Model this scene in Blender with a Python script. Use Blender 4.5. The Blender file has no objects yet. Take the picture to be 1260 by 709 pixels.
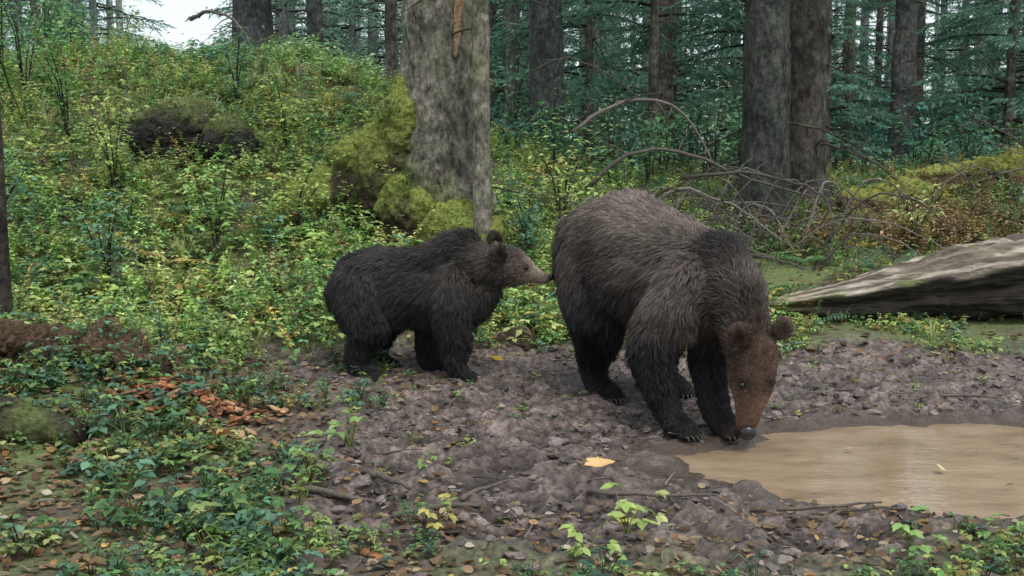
import bpy, bmesh, math
import numpy as np
from mathutils import Vector, kdtree
rng=np.random.default_rng(11)
S=bpy.context.scene
# ---------------------------------------------------------------- noise
_T=rng.random((64,64,64))
def vn(x,y,z=0.0):
    x,y,z=np.broadcast_arrays(np.asarray(x,float),np.asarray(y,float),np.asarray(z,float))
    xi=np.floor(x).astype(int);yi=np.floor(y).astype(int);zi=np.floor(z).astype(int)
    fx=x-xi;fy=y-yi;fz=z-zi
    fx=fx*fx*(3-2*fx);fy=fy*fy*(3-2*fy);fz=fz*fz*(3-2*fz)
    a=lambda i,j,k:_T[(xi+i)&63,(yi+j)&63,(zi+k)&63]
    c0=(a(0,0,0)*(1-fx)+a(1,0,0)*fx)*(1-fy)+(a(0,1,0)*(1-fx)+a(1,1,0)*fx)*fy
    c1=(a(0,0,1)*(1-fx)+a(1,0,1)*fx)*(1-fy)+(a(0,1,1)*(1-fx)+a(1,1,1)*fx)*fy
    return c0*(1-fz)+c1*fz
def fbm(x,y,z=0.0,o=3):
    s=0;a=.5;t=0
    for i in range(o):
        s=s+a*vn(x*2**i+i*7.3,y*2**i+i*3.1,z*2**i+i*5.7);t+=a;a*=.5
    return s/t
def sst(a,b,x):
    t=np.clip((x-a)/(b-a),0,1);return t*t*(3-2*t)
def sm(t,w=.5): return .5*(t+np.sqrt(t*t+w*w))
# ---------------------------------------------------------------- terrain
def mudmask(x,y):
    n=fbm(x*1.6+9,y*1.6+4,0,3)-.5
    a=sst(-1.75,-.85,x+1.3*n-.12*(5.5-y)); b=sst(3.1,3.7,y+1.2*n); c=sst(8.0,7.3,y+1.2*n)
    return a*b*c
def pudE(x,y):
    return ((x-2.50)/1.76)**2+((y-4.86)/.80)**2+.45*(fbm(x*2.2,y*2.2,3,3)-.5)+.38*(fbm(x*7,y*9,4,3)-.5)+.55*np.exp(-((x-.92)**2+(y-5.38)**2)/.09)
def height(x,y):
    x=np.asarray(x,float);y=np.asarray(y,float)
    r=.17*(sm(y-7.8,.8)-sm(y-14.3,1.5))
    L=np.clip((1.2-x)/4,0,1)
    l=L*.218*(sm(y-7.0,.6)-sm(y-15.0,1.))
    h=r+l
    h=h+.24*np.exp(-((x+2.45)**2+(y-5.9)**2)/.8)
    h=h+.45*np.exp(-((x-6.3)**2/5+(y-12.6)**2/1.6))
    m=mudmask(x,y)
    h=h+(1-m)*(.10*(fbm(x*.9,y*.9,1,3)-.5)+.03*(fbm(x*6,y*6,2,2)-.4))*sst(2,4,y)
    paw=1-.75*np.exp(-((x-.85)**2/.16+(y-5.7)**2/.5))-.6*np.exp(-((x+.6)**2/.3+(y-6.75)**2/.1))
    lump=.045*np.abs(2*fbm(x*2.6,y*2.9,5,2)-1)+.09*np.abs(2*fbm(x*6,y*9,6,2)-1)+.06*(fbm(x*15,y*19,7,2)-.5)+.03*(fbm(x*34,y*38,7,1)-.5)-.018
    near=1-.45*sst(1.9,1.2,pudE(x,y))
    h=h+m*lump*paw*near
    d=sst(1.22,.66,pudE(x,y))
    return h*(1-d)+(-.11)*d
def axis(lo,hi,step,far,g=1.13):
    a=list(np.arange(lo,hi,step)); s=step;v=a[-1]
    R=[]
    while v<far: s*=g;v+=s;R.append(v)
    s=step;v=a[0];Lf=[]
    while v>-far: s*=g;v-=s;Lf.append(v)
    return np.array(Lf[::-1]+a+R)
# ---------------------------------------------------------------- mesh builder
class MB:
    def __init__(s): s.v=[];s.f=[];s.m=[];s.c=[];s.n=0
    def add(s,v,f,mat=0,col=(1,1,1)):
        v=np.asarray(v,float).reshape(-1,3);f=np.asarray(f,int).reshape(-1,3)
        s.v.append(v);s.f.append(f+s.n);s.n+=len(v)
        s.m.append(np.full(len(f),mat) if np.isscalar(mat) else mat)
        c=np.asarray(col,float); 
        if c.ndim==1:c=np.tile(c,(len(v),1))
        s.c.append(c)
    def arrays(s): return np.concatenate(s.v),np.concatenate(s.f),np.concatenate(s.m),np.concatenate(s.c)
    def build(s,name,mats,smooth=False,parent=None):
        V,F,M,C=s.arrays()
        me=bpy.data.meshes.new(name)
        me.vertices.add(len(V));me.vertices.foreach_set('co',V.astype(np.float32).ravel())
        me.loops.add(F.size);me.loops.foreach_set('vertex_index',F.astype(np.int32).ravel())
        me.polygons.add(len(F));me.polygons.foreach_set('loop_start',np.arange(0,F.size,3,dtype=np.int32))
        me.update(calc_edges=True)
        me.polygons.foreach_set('material_index',M.astype(np.int32))
        me.polygons.foreach_set('use_smooth',np.full(len(F),bool(smooth)))
        a=me.color_attributes.new('Col','FLOAT_COLOR','POINT')
        a.data.foreach_set('color',np.hstack([C,np.ones((len(C),1))]).astype(np.float32).ravel())
        for m in mats: me.materials.append(m)
        me.validate()
        o=bpy.data.objects.new(name,me);S.collection.objects.link(o)
        if parent:o.parent=parent
        return o
def unit(a):
    a=np.asarray(a,float);return a/(np.linalg.norm(a,axis=-1,keepdims=True)+1e-9)
def tube(pts,rad,seg=8,rough=0,fr=6,cap=True,fine=0):
    P=np.asarray(pts,float);R=np.broadcast_to(np.asarray(rad,float),(len(P),))
    T=unit(np.gradient(P,axis=0))
    u=np.cross(T[0],[0.3,.9,.1] if abs(T[0][2])>.7 else [0,0,1.]);u=unit(u)
    th=np.linspace(0,2*np.pi,seg,endpoint=False)
    V=[]
    for i in range(len(P)):
        u=unit(u-T[i]*np.dot(u,T[i]));w=np.cross(T[i],u)
        ring=np.cos(th)[:,None]*u+np.sin(th)[:,None]*w
        V.append(ring)
    D=np.array(V)
    rr=np.repeat(R[:,None],seg,1)
    if rough>0:
        Q=P[:,None]+D*rr[...,None]
        rr=rr*(1+rough*(fbm(Q[...,0]*fr,Q[...,1]*fr,Q[...,2]*fr*.6,3)-.5)*2)
        if fine>0: rr=rr+fine*(fbm(Q[...,0]*22,Q[...,1]*22,Q[...,2]*9,3)-.5)
    Vv=(P[:,None]+D*rr[...,None]).reshape(-1,3)
    i=np.arange(len(P)-1)[:,None]*seg;j=np.arange(seg)[None];k=(j+1)%seg
    a=i+j;b=i+k;c=a+seg;d=b+seg
    F=np.concatenate([np.stack([a,b,d],-1).reshape(-1,3),np.stack([a,d,c],-1).reshape(-1,3)])
    if cap:
        n=len(Vv);Vv=np.vstack([Vv,P[0]-T[0]*R[0]*.2,P[-1]+T[-1]*R[-1]*.2])
        j=np.arange(seg);k=(j+1)%seg
        F=np.concatenate([F,np.stack([np.full(seg,n),k,j],-1),np.stack([np.full(seg,n+1),j+(len(P)-1)*seg,k+(len(P)-1)*seg],-1)])
    return Vv,F
# ---------------------------------------------------------------- materials
def mat(name):
    m=bpy.data.materials.new(name);m.use_nodes=True
    nt=m.node_tree;nt.nodes.clear()
    o=nt.nodes.new('ShaderNodeOutputMaterial')
    return m,nt,o
def N(nt,t,**k):
    n=nt.nodes.new(t)
    for a,b in k.items():
        if a in n.inputs: n.inputs[a].default_value=b
        else: setattr(n,a,b)
    return n
def ramp(nt,fac,stops):
    r=nt.nodes.new('ShaderNodeValToRGB');e=r.color_ramp.elements
    while len(e)<len(stops): e.new(.5)
    for q,(p,c) in zip(e,stops): q.position=p;q.color=(c[0],c[1],c[2],1)
    nt.links.new(fac,r.inputs[0]);return r.outputs[0]
def mix(nt,f,a,b,bt='MIX'):
    n=nt.nodes.new('ShaderNodeMix');n.data_type='RGBA';n.blend_type=bt
    for s,val in ((0,f),(6,a),(7,b)):
        if hasattr(val,'node'): nt.links.new(val,n.inputs[s])
        elif s==0:n.inputs[0].default_value=val
        else:n.inputs[s].default_value=(*val,1)
    return n.outputs[2]
def noise(nt,scale,vec=None,det=5,rough=.6):
    n=nt.nodes.new('ShaderNodeTexNoise');n.inputs['Scale'].default_value=scale;n.inputs['Detail'].default_value=det;n.inputs['Roughness'].default_value=rough
    if vec:nt.links.new(vec,n.inputs['Vector'])
    return n.outputs['Fac']
def coords(nt,sc=(1,1,1)):
    t=nt.nodes.new('ShaderNodeTexCoord');m=nt.nodes.new('ShaderNodeMapping');m.inputs['Scale'].default_value=sc
    nt.links.new(t.outputs['Object'],m.inputs['Vector']);return m.outputs[0]
def bump(nt,h,st=.5,d=.02):
    b=nt.nodes.new('ShaderNodeBump');b.inputs['Strength'].default_value=st;b.inputs['Distance'].default_value=d
    nt.links.new(h,b.inputs['Height']);return b.outputs[0]
def attr(nt,n='Col'):
    a=nt.nodes.new('ShaderNodeAttribute');a.attribute_name=n;return a.outputs['Color']
def leafmat(name,trans=.35,rough=.45,spec=.35):
    m,nt,o=mat(name);c=attr(nt)
    v=noise(nt,9,coords(nt),3)
    c2=mix(nt,1.0,c,ramp(nt,v,[(.3,(.7,.75,.7)),(.7,(1.25,1.2,1.1))]),'MULTIPLY')
    p=N(nt,'ShaderNodeBsdfPrincipled',Roughness=rough);p.inputs['Specular IOR Level'].default_value=spec
    nt.links.new(c2,p.inputs['Base Color'])
    t=N(nt,'ShaderNodeBsdfTranslucent');nt.links.new(c2,t.inputs['Color'])
    x=N(nt,'ShaderNodeMixShader');x.inputs[0].default_value=trans
    nt.links.new(p.outputs[0],x.inputs[1]);nt.links.new(t.outputs[0],x.inputs[2]);nt.links.new(x.outputs[0],o.inputs[0])
    return m
def attrmat(name,rough=.8,nsc=30,bst=.5,bd=.01,spec=.3,lo=.6,hi=1.4,sc=(1,1,1)):
    m,nt,o=mat(name);c=attr(nt);v=noise(nt,nsc,coords(nt,sc),6)
    c2=mix(nt,1.0,c,ramp(nt,v,[(.3,(lo,)*3),(.7,(hi,)*3)]),'MULTIPLY')
    p=N(nt,'ShaderNodeBsdfPrincipled',Roughness=rough);p.inputs['Specular IOR Level'].default_value=spec
    nt.links.new(c2,p.inputs['Base Color']);nt.links.new(bump(nt,v,bst,bd),p.inputs['Normal']);nt.links.new(p.outputs[0],o.inputs[0])
    return m
def barkmat(name,c0,c1,lich,lamt,zs=.3,scale=22):
    m,nt,o=mat(name);cv=coords(nt,(1,1,zs));cn=coords(nt)
    n1=noise(nt,scale,cv,9,.75);n2=noise(nt,4.5,cn,9,.75);n3=noise(nt,scale*2.5,cv,6,.7);n4=noise(nt,1.3,cn,5,.6);n5=noise(nt,11,cn,6,.7)
    hgt=mix(nt,.4,n1,n3)
    base=ramp(nt,hgt,[(.40,c0),(.5,[(a+b)*.5 for a,b in zip(c0,c1)]),(.60,c1)])
    L=ramp(nt,n2,[(.60-lamt*.4,(0,0,0)),(.68-lamt*.4,(1,1,1))])
    col=mix(nt,mix(nt,.5,(0,0,0),L),base,lich)
    col=mix(nt,1.0,col,ramp(nt,n4,[(.35,(.55,.56,.56)),(.65,(1.3,1.25,1.2))]),'MULTIPLY')
    col=mix(nt,1.0,col,ramp(nt,n5,[(.38,(.55,.55,.55)),(.62,(1.4,1.4,1.37))]),'MULTIPLY')
    col=mix(nt,1.0,col,attr(nt),'MULTIPLY')
    p=N(nt,'ShaderNodeBsdfPrincipled',Roughness=.9);p.inputs['Specular IOR Level'].default_value=.2
    nt.links.new(col,p.inputs['Base Color']);nt.links.new(bump(nt,hgt,1,.07),p.inputs['Normal']);nt.links.new(p.outputs[0],o.inputs[0])
    return m
M_leaf=leafmat('herb_leaf',.30,.5,.3);M_need=leafmat('spruce_needles',.3,.7,.15)
M_dry=leafmat('dry_leaf',.12,.7,.2)
M_bark=barkmat('spruce_bark',(.045,.04,.036),(.22,.20,.185),(.20,.24,.19),.2,.35,20)
M_oldbark=barkmat('old_lichen_bark',(.065,.058,.05),(.40,.38,.34),(.20,.235,.15),.30,.45,16)
M_twig=attrmat('dead_twig',.9,40)
M_wood=attrmat('weathered_wood',.8,9,1,.04,lo=.5,hi=1.35,sc=(.7,5,5))
M_moss=attrmat('moss_rot',.95,35,1,.03,.1,.4,1.6)
M_clod=attrmat('mud_clod',.5,60,.9,.015,.5)
def ground_mat():
    m,nt,o=mat('forest_ground');c=coords(nt);a=nt.nodes.new('ShaderNodeAttribute');a.attribute_name='Col'
    sep=nt.nodes.new('ShaderNodeSeparateColor');nt.links.new(a.outputs['Color'],sep.inputs[0])
    n1=noise(nt,4,c,8,.65);n2=noise(nt,26,c,8,.7);n3=noise(nt,1.3,c,4)
    mud=ramp(nt,n1,[(.3,(.062,.049,.043)),(.5,(.130,.103,.090)),(.70,(.25,.205,.18))])
    mud=mix(nt,1,mud,ramp(nt,n2,[(.38,(.36,.34,.34)),(.5,(.92,.90,.90)),(.62,(1.7,1.65,1.6))]),'MULTIPLY')
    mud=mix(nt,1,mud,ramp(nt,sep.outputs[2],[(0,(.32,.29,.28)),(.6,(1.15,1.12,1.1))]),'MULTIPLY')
    soil=ramp(nt,n2,[(.3,(.04,.032,.021)),(.5,(.10,.08,.055)),(.7,(.19,.15,.11))])
    moss=ramp(nt,n2,[(.3,(.065,.085,.028)),(.7,(.22,.28,.09))])
    soil=mix(nt,ramp(nt,n3,[(.42,(0,0,0)),(.58,(1,1,1))]),soil,moss)
    col=mix(nt,sep.outputs[0],soil,mud)
    col=mix(nt,sep.outputs[1],col,(.115,.085,.062))
    p=N(nt,'ShaderNodeBsdfPrincipled');nt.links.new(col,p.inputs['Base Color'])
    rg=ramp(nt,mix(nt,.5,n1,sep.outputs[2]),[(.25,(.20,)*3),(.55,(.55,)*3)])
    rg=mix(nt,sep.outputs[1],rg,(.16,.16,.16))
    rg=mix(nt,sep.outputs[0],(.9,.9,.9),rg)
    nt.links.new(rg,p.inputs['Roughness']);p.inputs['Specular IOR Level'].default_value=.55
    nt.links.new(bump(nt,mix(nt,.4,n2,noise(nt,90,c,5,.7)),.9,.03),p.inputs['Normal']);nt.links.new(p.outputs[0],o.inputs[0])
    return m
xs=axis(-2.6,3.1,.016,250);ys=axis(3.0,7.9,.018,250)
X,Y=np.meshgrid(xs,ys);H=height(X,Y)
nx,ny=len(xs),len(ys)
i=(np.arange(ny-1)[:,None]*nx+np.arange(nx-1)[None]).ravel()
F=np.concatenate([np.stack([i,i+1,i+nx+1],-1),np.stack([i,i+nx+1,i+nx],-1)])
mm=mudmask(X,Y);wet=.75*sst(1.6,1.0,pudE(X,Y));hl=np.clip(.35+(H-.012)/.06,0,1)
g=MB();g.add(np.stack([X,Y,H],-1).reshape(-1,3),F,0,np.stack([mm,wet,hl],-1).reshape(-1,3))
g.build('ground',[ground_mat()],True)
# puddle
m,nt,o=mat('muddy_water');c=coords(nt,(1,2.2,1))
p=N(nt,'ShaderNodeBsdfPrincipled',Roughness=.04);p.inputs['Specular IOR Level'].default_value=.7
nt.links.new(ramp(nt,noise(nt,2.2,c,6),[(.3,(.22,.15,.09)),(.5,(.33,.235,.15)),(.7,(.41,.30,.20))]),p.inputs['Base Color'])
nt.links.new(bump(nt,mix(nt,.4,noise(nt,5,c,3),noise(nt,14,c,2)),.35,.014),p.inputs['Normal']);nt.links.new(p.outputs[0],o.inputs[0])
q=MB();th=np.linspace(0,2*np.pi,64,endpoint=False)
rr_=np.linspace(.0,1,90);PX=[];
for r_ in rr_[1:]: PX.append(np.stack([2.5+2.2*r_*np.cos(th),4.86+1.05*r_*np.sin(th),np.full(64,-.030)],-1))
V=np.vstack([[[2.5,4.86,-.030]]]+PX);dr=np.hypot(V[:,0]-1.13,V[:,1]-5.12)
V[:,2]+=.0018*np.sin(dr*38)*np.exp(-dr*1.8)
F=[[0,1+k,1+(k+1)%64] for k in range(64)]
for a in range(len(PX)-1):
    for k in range(64):
        k2=(k+1)%64;A=1+a*64;B=A+64;F+= [[A+k,B+k,B+k2],[A+k,B+k2,A+k2]]
q.add(V,F);q.build('puddle',[m],True)
# ---------------------------------------------------------------- leaves & plants
def leaf(base,d,L,W,det,roll=0,curl=.15):
    d=unit(d);s=np.cross(d,[0,0,1.]);s=unit(s) if np.linalg.norm(s)>1e-3 else np.array([1.,0,0])
    n=np.cross(s,d);s2=s*math.cos(roll)+n*math.sin(roll);n2=np.cross(s2,d)
    base=np.asarray(base,float)
    pt=lambda a,w,z:base+d*L*a+s2*W*w+n2*L*z
    if det:
        v=[pt(0,0,0),pt(.22,.4,.05),pt(.6,.38,.02),pt(1,0,-curl),pt(.6,-.38,.02),pt(.22,-.4,.05),pt(.22,0,-.02),pt(.6,0,-.05)]
        f=[(0,6,1),(1,6,7),(1,7,2),(2,7,3),(0,5,6),(5,4,7),(5,7,6),(4,3,7)]
    else:
        v=[pt(0,0,0),pt(.42,.42,.05),pt(1,0,-curl),pt(.42,-.42,.05),pt(.45,0,-.03)]
        f=[(0,4,1),(1,4,2),(0,3,4),(3,2,4)]
    return np.array(v),f
def R(a=0,b=1): return a+(b-a)*rng.random()
def herb(det,h,nst,nl,lw):
    b=MB()
    for s in range(nst):
        az=R(0,6.28);lean=R(.15,.8);H_=h*R(.6,1.1)
        top=np.array([math.cos(az)*lean*H_,math.sin(az)*lean*H_,H_])
        P=[np.array([0,0,-.02]),top*.5*np.array([.7,.7,1.1]),top]
        v,f=tube(P,[.0035,.003,.002],3,cap=False);b.add(v,f,0,(.6,.55,.4))
        for k in range(nl):
            t=.3+.7*(k+1)/nl;pos=P[1]*(1-t)*2+P[2]*(2*t-1) if t>.5 else P[1]*t*2
            for sd in (0,1):
                a=az+k*1.6+sd*3.14+R(-.4,.4)
                L_=lw*R(.7,1.25)*(1.1-.35*t)
                v,f=leaf(pos,[math.cos(a),math.sin(a),R(-.35,.45)],L_,L_*R(.55,.8),det,R(-.5,.5),R(.05,.3))
                b.add(v,f,0,np.ones(3)*R(.7,1.3))
    return b.arrays()
def trifol(det,h,n,lw):
    b=MB()
    for s in range(n):
        az=R(0,6.28);r=R(.3,1.)*h;top=np.array([math.cos(az)*r,math.sin(az)*r,h*R(.4,1)])
        v,f=tube([[0,0,-.02],top*.55*np.array([.8,.8,1.3]),top],[.003,.0025,.002],3,cap=False);b.add(v,f,0,(.6,.5,.4))
        for k in (-1,0,1):
            a=az+k*1.25+R(-.2,.2);L_=lw*R(.8,1.2)
            v,f=leaf(top,[math.cos(a),math.sin(a),R(-.3,.25)],L_,L_*.75,det,R(-.4,.4),R(.05,.3));b.add(v,f,0,np.ones(3)*R(.75,1.25))
    return b.arrays()
def grass(n,h):
    b=MB()
    for s in range(n):
        az=R(0,6.28);l=R(.2,.9);H_=h*R(.5,1.1);w=.003
        d=np.array([math.cos(az),math.sin(az),0]);sd=np.array([-d[1],d[0],0])*w
        p0=d*.01*R();p1=d*l*H_*.35+[0,0,H_*.65];p2=d*l*H_+[0,0,H_*R(.6,.95)]
        b.add([p0-sd,p0+sd,p1-sd,p1+sd,p2],[(0,1,3),(0,3,2),(2,3,4)],0,np.ones(3)*R(.8,1.3))
    return b.arrays()
def fern(n,L0):
    b=MB()
    for s in range(n):
        az=s*6.28/n+R(-.3,.3);d=np.array([math.cos(az),math.sin(az),0]);sd=np.array([-d[1],d[0],0])
        for k in range(12):
            t=(k+1)/12.;p=d*L0*t+np.array([0,0,L0*(.75*t-.6*t*t)])
            w=L0*.28*math.sin(3.1*min(1,t*.9+.12))
            for q in (-1,1):
                v,f=leaf(p,sd*q+d*.35+np.array([0,0,-.15]),w,w*.3,False,R(-.2,.2),.1);b.add(v,f,0,np.ones(3)*R(.85,1.1))
    return b.arrays()
def scatter(mb,tmpl,pos,sc,col,tilt=.25,m=0):
    V,F,M,C=tmpl;n=len(pos)
    if n==0:return
    a=rng.random(n)*6.283;ca,sa=np.cos(a),np.sin(a);z=np.zeros(n);o=np.ones(n)
    Rz=np.stack([np.stack([ca,-sa,z],-1),np.stack([sa,ca,z],-1),np.stack([z,z,o],-1)],1)
    t=(rng.random(n)-.5)*2*tilt;ct,st=np.cos(t),np.sin(t)
    Rx=np.stack([np.stack([o,z,z],-1),np.stack([z,ct,-st],-1),np.stack([z,st,ct],-1)],1)
    A=Rz@Rx
    W=np.einsum('nij,kj->nki',A,V)*np.asarray(sc)[:,None,None]+pos[:,None]
    FF=F[None]+(np.arange(n)*len(V))[:,None,None]
    mb.add(W.reshape(-1,3),FF.reshape(-1,3),m,(C[None]*col[:,None]).reshape(-1,3))
def pts(n,x0,x1,y0,y1,dens):
    x=x0+(x1-x0)*rng.random(n);y=y0+(y1-y0)*rng.random(n)
    k=(np.abs(x)<.50*y+.9)&(rng.random(n)<dens(x,y));x=x[k];y=y[k]
    return np.stack([x,y,height(x,y)],-1)
PAL=np.array([[.36,.48,.15],[.26,.42,.14],[.16,.32,.12],[.47,.53,.22],[.14,.29,.19],[.52,.43,.15],[.28,.19,.11]])
def colors(p,w,w2=None):
    n=len(p);w=list(w)+[.0]*(7-len(w));w=np.array(w);w=w/w.sum();idx=rng.choice(7,n,p=w)
    if w2 is not None:
        w2=list(w2)+[.0]*(7-len(w2));w2=np.array(w2);w2=w2/w2.sum()
        k=fbm(p[:,0]*.9,p[:,1]*.9,8,2)>.5;idx=np.where(k,rng.choice(7,n,p=w2),idx)
    return PAL[idx]*(.6+.7*rng.random((n,1)))*(.93+.14*rng.random((n,3)))
U=MB()
Tn=[herb(True,.10,4,2,.045),herb(True,.16,3,4,.042),trifol(True,.10,6,.038),trifol(True,.15,5,.05),herb(True,.05,5,1,.034)]
Tf=[herb(False,.16,4,2,.06),herb(False,.30,3,5,.055),trifol(False,.2,7,.06),herb(False,.42,3,6,.05),trifol(False,.13,8,.045),herb(False,.1,5,2,.05)]
gl=lambda x,y:(1-mudmask(x,y))
P=pts(25000,-9,2.0,6.7,16.5,lambda x,y:gl(x,y)*(.45+.55*sst(.38,.55,fbm(x*1.3,y*1.3,4,3)))*np.clip(1.25-.05*y,.4,1)*(1-.8*np.exp(-((x+.6)**2/.5+(y-6.5)**2/.12)))*(1-.95*np.exp(-((x-.06)**2/.07+(y-7.2)**2/.25))))
ch=rng.choice(6,len(P),p=[.25,.15,.22,.06,.2,.12]);C=colors(P,[.36,.24,.08,.24,.05,.06,.03],[.28,.28,.17,.14,.10,.04,.03])*1.12
for t in range(6): k=ch==t;scatter(U,Tf[t],P[k],.5+.7*rng.random(k.sum()),C[k])
P=pts(13000,.6,9,8.2,16,lambda x,y:gl(x,y)*sst(.30,.55,fbm(x*1.0+5,y*1.0,4,2))*.85)
ch=rng.choice(6,len(P));C=colors(P,[.15,.22,.22,.09,.14,.12,.14])*.9
for t in range(6): k=ch==t;scatter(U,Tf[t],P[k],(.45+.6*rng.random(k.sum()))*np.where((P[k][:,1]<9.2)&(P[k][:,0]>1.5),.6,1),C[k])
P=np.stack([4.15+rng.normal(0,.6,300),10.9+rng.normal(0,.4,300),np.zeros(300)],-1);P[:,2]=height(P[:,0],P[:,1])
scatter(U,Tf[1],P,.4+.8*rng.random(300),np.array([.38,.27,.15])*(.5+.8*rng.random((300,1))))
P=pts(2800,-3.6,-.7,3.0,7.0,lambda x,y:(1-.7*mudmask(x,y))*sst(.42,.62,fbm(x*1.9+2,y*1.9,4,3)+.06*sst(-1.2,-2.2,x)))
ch=rng.choice(5,len(P));C=colors(P,[.10,.18,.25,.04,.38,.03,.05])*.75
for t in range(5): k=ch==t;scatter(U,Tn[t],P[k],.45+.65*rng.random(k.sum()),C[k])
P=pts(1700,-2.6,2.8,2.9,4.1,lambda x,y:sst(.46,.66,fbm(x*2.4+2,y*2.4,9,3)+.06*sst(1.2,2.,x))*sst(4.15,3.7,y)*np.where((x>-.6)&(x<1.0),.6,1))
ch=rng.choice(5,len(P));C=colors(P,[.20,.25,.22,.07,.2,.04,.03])*.8
for t in range(5): k=ch==t;scatter(U,Tn[t],P[k],.35+.4*rng.random(k.sum()),C[k])
for (x,y,s,c) in [(.40,3.75,1.1,0),(.46,3.9,.8,3),(1.35,3.6,1.0,1),(-.75,5.0,1.2,1),(-.35,4.6,.6,1),(1.75,3.75,.8,1),(-1.8,5.0,1.4,4),(-1.55,4.3,1.2,4),(.25,3.6,.9,0)]:
    z=float(height(x,y));scatter(U,Tn[3],np.array([[x,y,z]]),np.array([s]),PAL[[c]])
P=pts(420,-1.3,3.5,4.0,7.6,lambda x,y:(pudE(x,y)>1.4)*sst(.45,.62,fbm(x*1.9,y*1.9,12,2))*(((x-.8)**2+(y-5.7)**2)>.3))
C=colors(P,[.3,.3,.2,.1,.06,.04])*.85;ch=rng.choice(5,len(P))
for t in (2,4): k=(ch%2*2+2)==t;scatter(U,Tn[t],P[k],.25+.3*rng.random(k.sum()),C[k])
P=pts(4200,-.6,5,7.2,9.0,lambda x,y:.9*sst(.38,.6,fbm(x*1.6,y*1.6,14,3))*sst(7.1,7.9,y+.3*rng.random(x.shape))*(1-np.exp(-((x-.06)**2/.08+(y-7.3)**2/.2))))
ch=rng.choice(5,len(P));C=colors(P,[.28,.22,.15,.14,.12,.06,.05])
for t in range(5): k=ch==t;scatter(U,Tn[t],P[k],(.35+.5*rng.random(k.sum()))*np.where(P[k][:,0]>1.7,.9,1.1),C[k])
U.build('undergrowth',[M_leaf])
G=MB();Tg=[grass(12,.15),grass(16,.26)]
P=pts(2000,-8,8,3,14,lambda x,y:gl(x,y)*sst(.5,.65,fbm(x*.8,y*.8,22,2))*np.where(y<6.8,.18,1))
C=PAL[rng.choice([0,1,3],len(P))]*(.7+.5*rng.random((len(P),1)))
k=(rng.random(len(P))<.5)|(P[:,1]<6.8);scatter(G,Tg[0],P[k],.5+.6*rng.random(k.sum()),C[k]);k=~k;scatter(G,Tg[1],P[k],.6+.6*rng.random(k.sum()),C[k])
P=pts(170,-7,-2,11.5,14.5,lambda x,y:sst(.45,.6,fbm(x,y,31,2)));scatter(G,Tg[1],P,.8+.7*rng.random(len(P)),np.array([.46,.48,.28])*(.7+.5*rng.random((len(P),1))))
G.build('forest_grass',[M_leaf])
Fm=MB();Tr=fern(7,.5)
P=pts(170,-8,7,8.3,14,lambda x,y:gl(x,y)*.9)
scatter(Fm,Tr,P,.4+.6*rng.random(len(P)),PAL[rng.choice([1,2,4,5],len(P))]*.9)
Fm.build('fern_patch',[M_leaf])
Lf=MB()
LP=np.array([[.24,.155,.09],[.34,.25,.16],[.13,.085,.055],[.46,.32,.11],[.40,.19,.08],[.44,.38,.31]])
tl=[]
for s in range(5):
    b=MB();v,f=leaf([-.5,0,.1],[1,0,R(-.1,.2)],1,R(.6,.95),True,R(-.4,.4),R(-.15,.35));b.add(v,f);tl.append(b.arrays())
def litter(n,x0,x1,y0,y1,dens,s0,s1,w):
    P=pts(n,x0,x1,y0,y1,dens);P[:,2]+=.008
    P=P[pudE(P[:,0],P[:,1])>1.2]
    ch=rng.choice(5,len(P));C=LP[rng.choice(6,len(P),p=w)]*(.45+.7*rng.random((len(P),1)))
    for t in range(5): k=ch==t;scatter(Lf,tl[t],P[k],s0+(s1-s0)*rng.random(k.sum()),C[k],.5)
litter(8500,-3.2,-.2,3,7,lambda x,y:.25+.65*gl(x,y),.02,.06,[.34,.19,.36,.02,.04,.05])
litter(3600,-1,3.4,3,7.6,lambda x,y:.3+.6*gl(x,y),.012,.045,[.32,.22,.30,.02,.02,.12])
litter(1700,-.6,3,3,4.1,lambda x,y:.9+x*0,.018,.05,[.34,.2,.34,.02,.03,.07])
litter(3200,-7,7,7,13,lambda x,y:.9+x*0,.04,.08,[.3,.2,.3,.08,.05,.07])
for (x,y,s,c) in [(.375,4.57,.16,(.64,.42,.22)),(.40,4.50,.11,(.55,.36,.2)),(-.10,6.95,.10,(.55,.36,.04)),(.02,6.98,.09,(.6,.4,.05)),(.80,5.20,.10,(.62,.5,.40)),(.08,3.92,.07,(.5,.3,.15)),(.43,3.98,.07,(.65,.5,.05)),(-.22,3.85,.08,(.6,.5,.42)),(-1.42,4.95,.13,(.50,.20,.10)),(-1.50,5.05,.12,(.6,.25,.13)),(-1.38,5.12,.12,(.55,.24,.12)),(-1.25,4.3,.09,(.5,.26,.12)),(1.9,4.75,.06,(.6,.5,.3)),(2.1,4.5,.035,(.4,.3,.15)),(1.6,5.1,.03,(.35,.25,.12))]:
    z=max(float(height(x,y)),-.03)+.018
    scatter(Lf,tl[int(rng.integers(5))],np.array([[x,y,z]]),np.array([s]),np.array([c]),.3)
Lf.build('fallen_leaves',[M_dry])
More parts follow.
